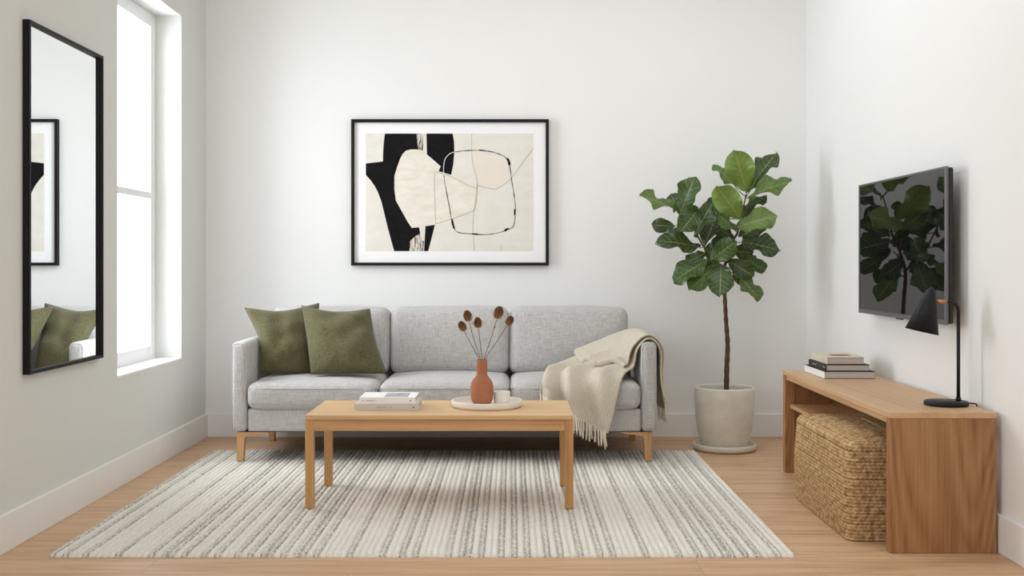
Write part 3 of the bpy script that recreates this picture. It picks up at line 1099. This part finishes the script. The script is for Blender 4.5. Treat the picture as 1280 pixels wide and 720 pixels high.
heads = [((578.8, 410), 0.02, 'dried teasel stem leaning furthest to one side, towards the olive pillows', 0.95),
         ((585.2, 397.2), -0.02, 'tall dried teasel stem rising above the one that leans to the pillows', 1.0),
         ((597.6, 405.5), -0.03, 'short nearly upright dried teasel stem in the middle of the bunch', 0.95),
         ((622.5, 393.5), 0.01, 'tallest dried teasel stem with the biggest seed head and a small bud', 1.15),
         ((636, 403), -0.01, 'dried teasel stem bending towards the throw blanket with a pale brown head', 0.9)]
for k, ((px, py), dd, lab, sc) in enumerate(heads):
    top = P(px, py, vc[1] + dd)
    mouth = Vector((vc[0] + (-.012, -.006, 0.0, .008, .013)[k], vc[1] + (.006, -.006, .008, .005, -.006)[k], vc[2] + .197))
    foot = Vector((vc[0] + (.010, .006, 0.002, -.008, -.012)[k], vc[1] + (-.006, .006, -.008, -.004, .006)[k], vc[2] + .128))
    st = thing('dried_teasel', foot, lab, 'dried flower', 'dried teasels in the vase')
    midp = mouth.lerp(top, .5) + Vector((-.004 if px < 602 else .004, 0, .004)) * (1 if k != 2 else 0)
    pth = catmull([foot, mouth, midp, top], 8)
    m = MB().tube(pth, [0.0016] * len(pth), 7)
    ax = (pth[-1] - pth[-4]).normalized()
    if k == 3:
        q = pth[19]
        m.tube([q, q + Vector((.002, 0, .006)), q + Vector((.003, 0, .012))], [.002, .0042, .001], 8)
    m.build('stem', stem_m, st)
    # seed head: spiny egg
    u = ax.orthogonal().normalized()
    w_ = ax.cross(u)
    hm = MB()
    L, RR = 0.046 * sc, 0.0165 * sc
    nA, nL = 26, 18
    vs, fs = [], []
    for i in range(nL + 1):
        tt = i / nL
        rr = RR * (math.sin(PI * min(1, tt * .93 + .05)) ** 0.7)
        for a in range(nA):
            an = 2 * PI * (a + .5 * (i % 2)) / nA
            sp = (0.0025 if (a + i) % 2 == 0 else -0.0012) * sc
            vs.append(top + ax * (L * (tt - .3)) + (u * math.cos(an) + w_ * math.sin(an)) * max(.0008, rr + sp) + ax * (sp * 1.2))
    for i in range(nL):
        for a in range(nA):
            fs.append([i * nA + a, i * nA + (a + 1) % nA, (i + 1) * nA + (a + 1) % nA, (i + 1) * nA + a])
    fs.append(list(range(nA))[::-1])
    fs.append([nL * nA + a for a in range(nA)])
    hm.add(vs, fs, 0, False)
    hd = hm.build('seed_head', head_m, st)
    br = MB()
    for b_ in range(9):
        an = 2 * PI * b_ / 9 + k
        dr = u * math.cos(an) + w_ * math.sin(an)
        b0 = top - ax * (L * .32)
        ln = RR * random.uniform(1.2, 2.3)
        br.tube([b0, b0 + dr * RR * .75 + ax * .002, b0 + dr * (RR * .6 + ln * .55) + ax * ln * .8], [.0018, .0022, .0006], 6)
    br.build('bracts', bract_m, st)

# ------------------------------------------------------------------ potted fiddle leaf fig
pc = (1.193, 6.285, 0.0)
fig = thing('potted_fig_tree', pc, 'tall fiddle leaf fig tree with bare trunk in a pale round pot near the corner', 'plant')
m = MB().lathe([(0, 0.0005), (.155, 0.0005), (.170, .006), (.176, .018), (.177, .034), (.174, .038), (.168, .038), (.164, .033), (.160, .022), (.150, .016), (0, .016)], pc, 72)
m.build('saucer', pot_m, fig)
m = MB().lathe([(0, .0165), (.118, .0165), (.126, .022), (.138, .06), (.152, .12), (.162, .19), (.167, .27), (.168, .345), (.166, .352), (.160, .354), (.154, .352), (.151, .345), (.150, .30), (.148, .27), (0, .27)], pc, 72)
m.build('pot', pot_m, fig)
m = MB()
nR, nA = 10, 48
vs, fs = [], []
for i in range(nR + 1):
    for a in range(nA):
        r = .1495 * i / nR
        an = 2 * PI * a / nA
        x, y = r * math.cos(an), r * math.sin(an)
        vs.append((pc[0] + x, pc[1] + y, .318 + .006 * noise.noise(Vector((x * 40, y * 40, 0)))))
for i in range(nR):
    for a in range(nA):
        fs.append([i * nA + a, i * nA + (a + 1) % nA, (i + 1) * nA + (a + 1) % nA, (i + 1) * nA + a][::1])
m.add(vs, fs, 0, True)
m.build('soil', soil_m, fig)


def Z(u, v, dd=0.0):
    """plant study coordinates to the room, dd metres behind the trunk"""
    return P(780 + u / 3.274, 170 + v / 3.274, pc[1] + dd)


m = MB()
tp = catmull([P(908, 492, pc[1]), P(908.5, 460, pc[1]), P(909.5, 430, pc[1]), P(907.5, 400, pc[1]), P(906, 372, pc[1]), P(904, 345, pc[1]), Z(415, 520), Z(440, 430, .01)], 8)
rs = [0.0155 - 0.008 * (i / (len(tp) - 1)) + .0012 * math.sin(i * 1.9) for i in range(len(tp))]
m.tube(tp, rs, 14)
m.build('trunk', bark_m, fig)
m = MB()
for pts, r0 in (([Z(412, 560), Z(370, 500, -.02), Z(325, 450, -.02), Z(295, 395, -.02), Z(262, 330, -.01)], .0075),
                ([Z(436, 440, .01), Z(462, 400, .0), Z(480, 330, -.01), Z(500, 240, 0)], .0075),
                ([Z(418, 520), Z(440, 500, -.03), Z(470, 470, -.03)], .006),
                ([Z(410, 575), Z(455, 568, -.03), Z(470, 562, -.05)], .004)):
    q = catmull(pts, 6)
    m.tube(q, [r0 * (1 - .55 * i / (len(q) - 1)) for i in range(len(q))], 9)
# leaves: base u,v  tip u,v  seen width, depth of base and of tip, tone 0 dark - 1 bright, bend
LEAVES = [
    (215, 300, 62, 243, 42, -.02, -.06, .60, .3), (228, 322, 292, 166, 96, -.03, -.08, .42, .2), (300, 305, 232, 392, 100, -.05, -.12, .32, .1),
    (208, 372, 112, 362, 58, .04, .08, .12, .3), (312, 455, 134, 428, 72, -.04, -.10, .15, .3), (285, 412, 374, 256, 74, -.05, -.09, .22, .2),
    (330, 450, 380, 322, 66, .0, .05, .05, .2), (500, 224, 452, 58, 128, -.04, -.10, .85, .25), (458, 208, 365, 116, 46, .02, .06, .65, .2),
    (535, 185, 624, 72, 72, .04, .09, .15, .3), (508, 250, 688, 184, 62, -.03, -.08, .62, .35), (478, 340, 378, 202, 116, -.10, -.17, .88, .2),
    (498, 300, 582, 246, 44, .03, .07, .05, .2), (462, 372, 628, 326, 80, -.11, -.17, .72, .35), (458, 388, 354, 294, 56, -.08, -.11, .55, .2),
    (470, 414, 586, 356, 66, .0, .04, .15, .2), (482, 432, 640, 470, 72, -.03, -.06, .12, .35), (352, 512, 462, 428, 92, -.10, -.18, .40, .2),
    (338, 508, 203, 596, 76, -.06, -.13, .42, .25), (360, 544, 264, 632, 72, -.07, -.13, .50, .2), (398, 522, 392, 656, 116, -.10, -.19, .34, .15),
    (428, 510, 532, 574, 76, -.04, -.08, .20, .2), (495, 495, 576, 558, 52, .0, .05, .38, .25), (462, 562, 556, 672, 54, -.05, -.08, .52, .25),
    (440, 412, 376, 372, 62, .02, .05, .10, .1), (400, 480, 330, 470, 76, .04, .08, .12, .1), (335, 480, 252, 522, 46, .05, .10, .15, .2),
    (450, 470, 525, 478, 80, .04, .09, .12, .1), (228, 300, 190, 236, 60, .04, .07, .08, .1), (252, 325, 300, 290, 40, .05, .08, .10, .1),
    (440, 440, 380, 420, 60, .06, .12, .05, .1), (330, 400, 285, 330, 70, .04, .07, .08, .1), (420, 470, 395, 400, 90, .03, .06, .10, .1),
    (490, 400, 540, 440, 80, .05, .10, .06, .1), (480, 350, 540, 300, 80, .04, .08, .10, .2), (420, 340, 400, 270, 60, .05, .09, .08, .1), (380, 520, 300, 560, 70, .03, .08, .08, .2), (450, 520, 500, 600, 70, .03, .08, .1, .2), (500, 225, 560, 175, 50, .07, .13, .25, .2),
]
lm = MB()
luv, ltone = [], []
pm = m
NT_, NV = 22, 12
for k, (bu, bv_, tu, tv, w, d0, d1, tone, bend) in enumerate(LEAVES):
    b, tpt = Z(bu, bv_, d0), Z(tu, tv, d1)
    ax = tpt - b
    L = ax.length
    a = ax.normalized()
    W = (1.16 if w < 92 else 1.0) * w / 3.274 * pc[1] / F
    Wact = max(W, 0.64 * L)
    cam = Vector((-.19, -1, -.05)).normalized()
    cam = (cam - a * cam.dot(a)).normalized()
    sd_ = a.cross(cam)
    if sd_.z < 0:
        sd_ = -sd_
    ct = min(1.0, W / Wact)
    stn = math.sqrt(max(0, 1 - ct * ct))
    n = (cam * ct + sd_ * stn).normalized()
    s = a.cross(n).normalized()
    rnd = random.Random(k)
    ph, ph2 = rnd.uniform(0, 6), rnd.uniform(0, 6)
    o = len(lm.v)
    vs, fs = [], []
    for i in range(NT_ + 1):
        tt = i / NT_
        f = (math.sin(PI * min(1, tt) ** 1.08) ** 0.56) * (0.74 + 0.26 * tt) * (1 - .07 * math.exp(-((tt - .34) / .12) ** 2))
        if tt > .93:
            f *= 1 - .55 * (tt - .93) / .07 * (1 - f * .3)
        half = Wact / 2 * f * 1.06
        for j in range(NV + 1):
            v = 2 * j / NV - 1
            wave = L / .2 * (0.020 * (v * v) * math.sin(10 * tt + ph + (1.3 if v > 0 else 0)) + 0.006 * abs(v) ** 3 * math.sin(23 * tt + ph2 + v))
            cup = 0.30 * half * (abs(v) ** 1.4) * (0.7 + .3 * math.sin(ph2))
            ridge = .0024 * math.cos(2 * PI * (7 * tt - 1.6 * abs(v))) * (1 - abs(v) * .4)
            arch = bend * L * (0.25 - (tt - .5) ** 2) * .5
            p = b + a * (L * tt) + s * (half * v) + n * (cup + wave + arch * .6 + ridge)
            vs.append(p)
            luv.append((j / NV, tt))
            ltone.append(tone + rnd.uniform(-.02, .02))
    for i in range(NT_):
        for j in range(NV):
            q = i * (NV + 1) + j
            fs.append([q, q + 1, q + NV + 2, q + NV + 1])
    lm.add(vs, fs, 0, True)
    # stalk back to the wood
    near = min((Z(262, 330), Z(295, 395), Z(325, 450), Z(370, 500), Z(412, 545), Z(440, 430), Z(465, 390), Z(480, 330), Z(500, 250), Z(470, 470), Z(440, 500)), key=lambda q: (q - b).length)
    pm.tube(catmull([near, near.lerp(b, .6) + Vector((0, 0, -.006)), b + a * .012 + n * .001], 4), .0026, 6, mi=1)
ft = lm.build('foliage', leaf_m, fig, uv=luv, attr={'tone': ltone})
pm.build('branches', [bark_m, plain('leaf_stalk', srgb(92, 112, 52), 0.6, nscale=40, namp=.1)], fig)

# ------------------------------------------------------------------ television on the right wall
VX, VY0, VY1, VZ0, VZ1 = 1.694, 4.376, 5.477, 0.805, 1.427
tvt = thing('television', (XR, (VY0 + VY1) / 2, VZ0), 'flat black television with thin grey bezel mounted on the right wall', 'television')
bz = 0.014
m = MB()
for a in ((VY0, VY0 + bz, VZ0, VZ1), (VY1 - bz, VY1, VZ0, VZ1), (VY0 + bz, VY1 - bz, VZ0, VZ0 + .02), (VY0 + bz, VY1 - bz, VZ1 - .010, VZ1)):
    m.box(VX, VX + .012, a[0], a[1], a[2], a[3], 0.0015, 2)
m.build('bezel', silver_m, tvt)
m = MB().box(VX + .003, VX + .009, VY0 + bz - .001, VY1 - bz + .001, VZ0 + .019, VZ1 - .009)
m.build('screen', screen_m, tvt)
m = MB().box(VX + .0125, VX + .034, VY0 + .004, VY1 - .004, VZ0 + .004, VZ1 - .004, 0.008, 3)
m.build('back_housing', darkplastic, tvt)
m = MB().box(VX + .034, XR - .002, VY0 + .35, VY1 - .35, VZ0 + .16, VZ1 - .16, 0.003, 2)
m.build('wall_bracket', darkplastic, tvt)
m = MB().box(VX + .004, VX + .012, (VY0 + VY1) / 2 - .05, (VY0 + VY1) / 2 + .03, VZ0 - .006, VZ0 + .002, 0.002, 2)
m.build('sensor', darkplastic, tvt)

# ------------------------------------------------------------------ oak bench
NX0, NX1, NY0, NY1, NZ = 1.362, 1.748, 4.038, 5.632, 0.508
bn = thing('oak_bench', ((NX0 + NX1) / 2, (NY0 + NY1) / 2, 0), 'long low oak console bench with slab ends along the right wall', 'bench')
m = MB().box(NX0, NX1, NY0, NY1, NZ - .021, NZ, .002, 2)
m.build('bench_top', oak_bench_top_lit, bn)
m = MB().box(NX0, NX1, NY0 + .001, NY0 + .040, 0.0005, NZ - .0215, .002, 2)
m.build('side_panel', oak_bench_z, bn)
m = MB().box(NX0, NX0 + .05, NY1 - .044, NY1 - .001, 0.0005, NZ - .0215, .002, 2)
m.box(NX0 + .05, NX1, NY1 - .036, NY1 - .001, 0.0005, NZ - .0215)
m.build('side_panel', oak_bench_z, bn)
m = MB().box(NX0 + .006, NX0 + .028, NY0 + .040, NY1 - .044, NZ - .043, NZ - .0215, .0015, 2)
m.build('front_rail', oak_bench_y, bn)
m = MB().box(NX0 + .026, NX1, 5.045, NY1 - .045, 0.324, 0.343, .0015, 2)
m.build('shelf', oak_bench_y, bn)

# books on the bench
g = 'books stacked on the bench'


def deco_x(ink, pos):
    def f(b, x0, x1, y0, y1, z0, z1):
        zc = (z0 + z1) / 2
        for (a, c) in pos:
            m = MB()
            k = 8
            for i in range(k):
                ya = y0 + (y1 - y0) * (a + (c - a) * i / k)
                m.box(x0 - .0004, x0 + .0002, ya, ya + (y1 - y0) * (c - a) / k * .7, zc - .003, zc + .003)
            m.build('spine_lettering', ink, b)
    return f


def deco_top(b, x0, x1, y0, y1, z0, z1):
    m = MB().box(x0 + .045, x1 - .04, y0 + .07, y0 + .16, z1, z1 + .0003)
    m.build('cover_picture', printbrown, b)
    m = MB()
    zc = (z0 + z1) / 2
    m.box(x0 - .0004, x0 + .0002, y0 + .05, y0 + .055, zc - .011, zc + .011)
    m.box(x0 - .0004, x0 + .0002, y0 + .075, y0 + .08, zc - .011, zc + .011)
    m.build('spine_lettering', inkpale_m, b)


book('hardcover_book', 'white spined hardcover book at the bottom of the bench stack', 1.453, 1.690, 5.21, 5.565, NZ, NZ + .035, 'x0', bookblack, bookwhite, bookblack, g, None)
book('hardcover_book', 'black spined hardcover book in the middle of the bench stack', 1.466, 1.672, 5.225, 5.535, NZ + .035, NZ + .0645, 'x0', bookblack, bookblack, bookblack, g, deco_x(inkpale_m, [(.08, .2), (.55, .8)]))
book('hardcover_book', 'beige hardcover book with dark cover picture on top of the bench stack', 1.474, 1.650, 5.235, 5.525, NZ + .0645, NZ + .099, 'x0', bookbeige, bookbeige, bookblack, g, deco_top)

# ------------------------------------------------------------------ jute pouf
QX0, QX1, QY0, QY1, QZ = 1.268, 1.722, 4.212, 5.005, 0.372
pr_, rc = 0.03, 0.035
ncx = ((QX0 + QX1) / 2, (QY0 + QY1) / 2)
hx, hy = (QX1 - QX0) / 2, (QY1 - QY0) / 2
# perimeter walk of a rounded rectangle
per = []
st = 0.0042


def perim(hx, hy, r):
    pts = []
    segs = [((hx, -hy + r), (hx, hy - r)), None, ((hx - r, hy), (-hx + r, hy)), None, ((-hx, hy - r), (-hx, -hy + r)), None, ((-hx + r, -hy), (hx - r, -hy)), None]
    cen = [(hx - r, hy - r), (-hx + r, hy - r), (-hx + r, -hy + r), (hx - r, -hy + r)]
    for i, sg in enumerate(segs):
        if sg:
            (a, b), (c, d) = sg
            L = math.hypot(c - a, d - b)
            n = max(1, int(round(L / st)))
            for k in range(n):
                pts.append((a + (c - a) * k / n, b + (d - b) * k / n))
        else:
            q = i // 2
            n = max(3, int(r * PI / 2 / st))
            for k in range(n):
                an = PI / 2 * q + PI / 2 * k / n
                pts.append((cen[q][0] + r * math.cos(an), cen[q][1] + r * math.sin(an)))
    return pts


base = perim(hx, hy, rc)
NP = len(base)
nr2 = []
for i in range(NP):
    a, b = base[i - 1], base[(i + 1) % NP]
    dx_, dy_ = b[0] - a[0], b[1] - a[1]
    l_ = math.hypot(dx_, dy_)
    nr2.append((dy_ / l_, -dx_ / l_))
s_acc = [0.0]
for i in range(1, NP):
    s_acc.append(s_acc[-1] + math.hypot(base[i][0] - base[i - 1][0], base[i][1] - base[i - 1][1]))
# profile from floor, up the side, round the top edge, to the centre of the top
prof = []
tcur = 0
ROWH = 0.0130
tt = 0.0
side_h = QZ - pr_
while tt < side_h:
    prof.append(('s', tt, tt))
    tt += 0.0036
an = 0
narc = 12
for k in range(narc + 1):
    prof.append(('a', PI / 2 * k / narc, side_h + pr_ * PI / 2 * k / narc))
t0_ = side_h + pr_ * PI / 2
lenin = min(hx, hy) - pr_ - 0.004
k = 0
while k * 0.0036 < lenin:
    prof.append(('t', k * 0.0036, t0_ + k * 0.0036))
    k += 1
m = MB()
vs, fs, fib = [], [], []
for kind, val, T_ in prof:
    row = math.floor(T_ / ROWH)
    phr = T_ / ROWH - row
    prof_h = math.sqrt(max(0, 1 - (2 * phr - 1) ** 2))
    for i in range(NP):
        bx_, by_ = base[i]
        nx_, ny_ = nr2[i]
        if kind == 's':
            c_ = (bx_, by_, 0.001 + val)
            n_ = (nx_, ny_, 0)
            # soft sides: belly out a touch
            bulge = 0.008 * math.sin(PI * min(1, val / side_h))
            c_ = (bx_ + nx_ * bulge, by_ + ny_ * bulge, c_[2])
        elif kind == 'a':
            c_ = (bx_ - nx_ * pr_ * (1 - math.cos(val)), by_ - ny_ * pr_ * (1 - math.cos(val)), side_h + pr_ * math.sin(val))
            n_ = (nx_ * math.cos(val), ny_ * math.cos(val), math.sin(val))
        else:
            fx = 1 - (val + pr_) / hx
            fy = 1 - (val + pr_) / hy
            dmax = val + pr_
            xx = max(-(hx - dmax), min(hx - dmax, bx_ * (1 if abs(bx_) < hx - dmax else 1)))
            yy = max(-(hy - dmax), min(hy - dmax, by_))
            c_ = (xx, yy, QZ + 0.006 * math.sin(PI / 2 * min(1, val / lenin)))
            n_ = (0, 0, 1)
        s_ = s_acc[i]
        br = math.sin(2 * PI * (s_ / 0.0175 + (0.8 if row % 2 else -0.8) * phr + .13 * row))
        nzv = noise.noise(Vector((c_[0] * 60, c_[1] * 60, c_[2] * 60)))
        hgt = prof_h * (0.80 + 0.20 * br)
        lowf = noise.noise(Vector((c_[0] * 7, c_[1] * 7, c_[2] * 7))) * 0.004
        d_ = 0.0066 * hgt + 0.0022 * nzv + lowf
        zz = max(0.0008, c_[2] + n_[2] * d_)
        vs.append((ncx[0] + c_[0] + n_[0] * d_, ncx[1] + c_[1] + n_[1] * d_, zz))
        fib.append(max(0, min(1, 0.8 * hgt + .45 * nzv)))  # pale crests, dark gaps: cavity shade for the braid colour
K = len(prof)
for r_ in range(K - 1):
    for i in range(NP):
        a = r_ * NP + i
        b = r_ * NP + (i + 1) % NP
        fs.append([a, b, b + NP, a + NP])
fs.append(list(range(NP))[::-1])
fs.append([(K - 1) * NP + i for i in range(NP)])
m.add(vs, fs, 0, True)
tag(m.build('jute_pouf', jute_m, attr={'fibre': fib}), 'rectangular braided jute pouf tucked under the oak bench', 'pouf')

# ------------------------------------------------------------------ desk lamp
lc_ = Vector((1.647, 4.25, NZ))
lamp = thing('desk_lamp', lc_, 'matt black desk lamp with tilted cone shade on the near end of the bench', 'lamp')
m = MB().lathe([(0, .0005), (.078, .0005), (.080, .003), (.080, .014), (.0785, .0165), (0, .0175)], lc_, 64)
m.build('base', lampm, lamp)
sxp, arm_z = 1.694, 0.901
rb = 0.035
pts = [(sxp, 4.25, NZ + .016), (sxp, 4.25, NZ + .2), (sxp, 4.25, arm_z - rb)] + [(sxp - rb + rb * math.cos(a), 4.25, arm_z - rb + rb * math.sin(a)) for a in (PI / 8, PI / 4, 3 * PI / 8, PI / 2)] + [(1.645, 4.25, arm_z)]
m = MB().tube(pts, 0.0066, 14)
m.tube([(sxp, 4.25, NZ + .0165), (sxp, 4.25, NZ + .03)], 0.0095, 16)
m.build('stem', lampm, lamp)
m = MB().tube([(1.650, 4.25, arm_z), (1.612, 4.25, arm_z)], 0.0082, 16)
m.build('copper_joint', copper_m, lamp)['label'] = 'copper joint'
ap = P(1164.5, 361.5, 4.25)
bs = P(1152.2, 414.5, 4.25)
ax = (bs - ap)
L = ax.length
a = ax.normalized()
u = Vector((0, 1, 0))
w_ = a.cross(u).normalized()
prof = [(0.0, -.006), (.006, -.006), (.0075, -.003), (.011, 0.0), (.016, .004), (.062, L), (.0605, L), (.0145, .008), (0.0, .006)]
vs, fs = [], []
n = 48
for r, h_ in prof:
    for k in range(n):
        an = 2 * PI * k / n
        vs.append(ap + a * h_ + (u * math.cos(an) + w_ * math.sin(an)) * r)
for i in range(len(prof) - 1):
    for k in range(n):
        fs.append([i * n + k, i * n + (k + 1) % n, (i + 1) * n + (k + 1) % n, (i + 1) * n + k])
m = MB()
m.add(vs, fs, 0, True)
m.build('lamp_shade', lampm, lamp)
m = MB()
bc = ap + a * (L * .62)
prof = [(0.0, -.045), (.010, -.045), (.011, -.02), (.016, -.008), (.0185, .006), (.015, .02), (.006, .027), (0, .028)]
vs, fs = [], []
for r, h_ in prof:
    for k in range(20):
        an = 2 * PI * k / 20
        vs.append(bc + a * h_ + (u * math.cos(an) + w_ * math.sin(an)) * r)
for i in range(len(prof) - 1):
    for k in range(20):
        fs.append([i * 20 + k, i * 20 + (k + 1) % 20, (i + 1) * 20 + (k + 1) % 20, (i + 1) * 20 + k])
m.add(vs, fs, 0, True)
m.build('bulb', plain('bulb_glass', srgb(235, 232, 225), .3), lamp)
m = MB().tube(catmull([(lc_.x + .078, 4.25, NZ + .008), (lc_.x + .10, 4.262, NZ + .006), (lc_.x + .115, 4.25, NZ + .004), (1.757, 4.235, NZ - .004), (1.763, 4.233, NZ - .06), (1.764, 4.233, NZ - .30)], 6), .0028, 8)
m.build('cord', lampm, lamp)

# ------------------------------------------------------------------ light and camera
w = bpy.data.worlds.new('World')
bpy.context.scene.world = w
w.use_nodes = True
bg = w.node_tree.nodes['Background']
bg.inputs['Color'].default_value = (0.88, 0.94, 1.0, 1)
bg.inputs['Strength'].default_value = 2.4


def area(name, loc, rot, sx_, sy_, power, color=(1, 1, 1)):
    l_ = bpy.data.lights.new(name, 'AREA')
    l_.shape = 'RECTANGLE'
    l_.size, l_.size_y = sx_, sy_
    l_.energy = power
    l_.color = color
    o = bpy.data.objects.new(name, l_)
    o.location = loc
    o.rotation_euler = rot
    C.objects.link(o)
    return o


area('window_daylight', (-2.75, 5.75, 1.75), (0, math.radians(-82), 0), 2.2, 1.6, 70, (0.90, 0.95, 1.0))
area('left_fill_light', (-1.80, 1.5, 1.6), (0, math.radians(-90), math.radians(22)), 1.9, 1.9, 52, (0.87, 0.935, 1.0))  # added fill from the left; the wall has no window opening here
area('front_fill_light', (0.2, -0.9, 2.2), (math.radians(76), 0, 0), 2.4, 1.2, 14, (0.86, 0.93, 1.0))  # added weak fill from behind the camera, no real source there
area('overhead_fill_light', (0.55, 4.7, 2.93), (0, 0, 0), 1.8, 2.8, 17, (0.90, 0.95, 1.0))  # added overhead fill to brighten the tops; the ceiling has no skylight

cam = bpy.data.cameras.new('camera')
cam.sensor_width = 36
cam.lens = F * 36 / 1280
cam.shift_y = -(360 - CY) / 1280
cam.clip_start = 0.05
co = bpy.data.objects.new('camera', cam)
co.location = (0, 0, H)
co.rotation_euler = (PI / 2, 0, 0)
C.objects.link(co)
sc = bpy.context.scene
sc.camera = co
sc.view_settings.view_transform = 'Standard'
sc.view_settings.look = 'None'
sc.view_settings.exposure = 0.25
sc.cycles.max_bounces = 14
sc.cycles.diffuse_bounces = 8
sc.cycles.use_denoising = True
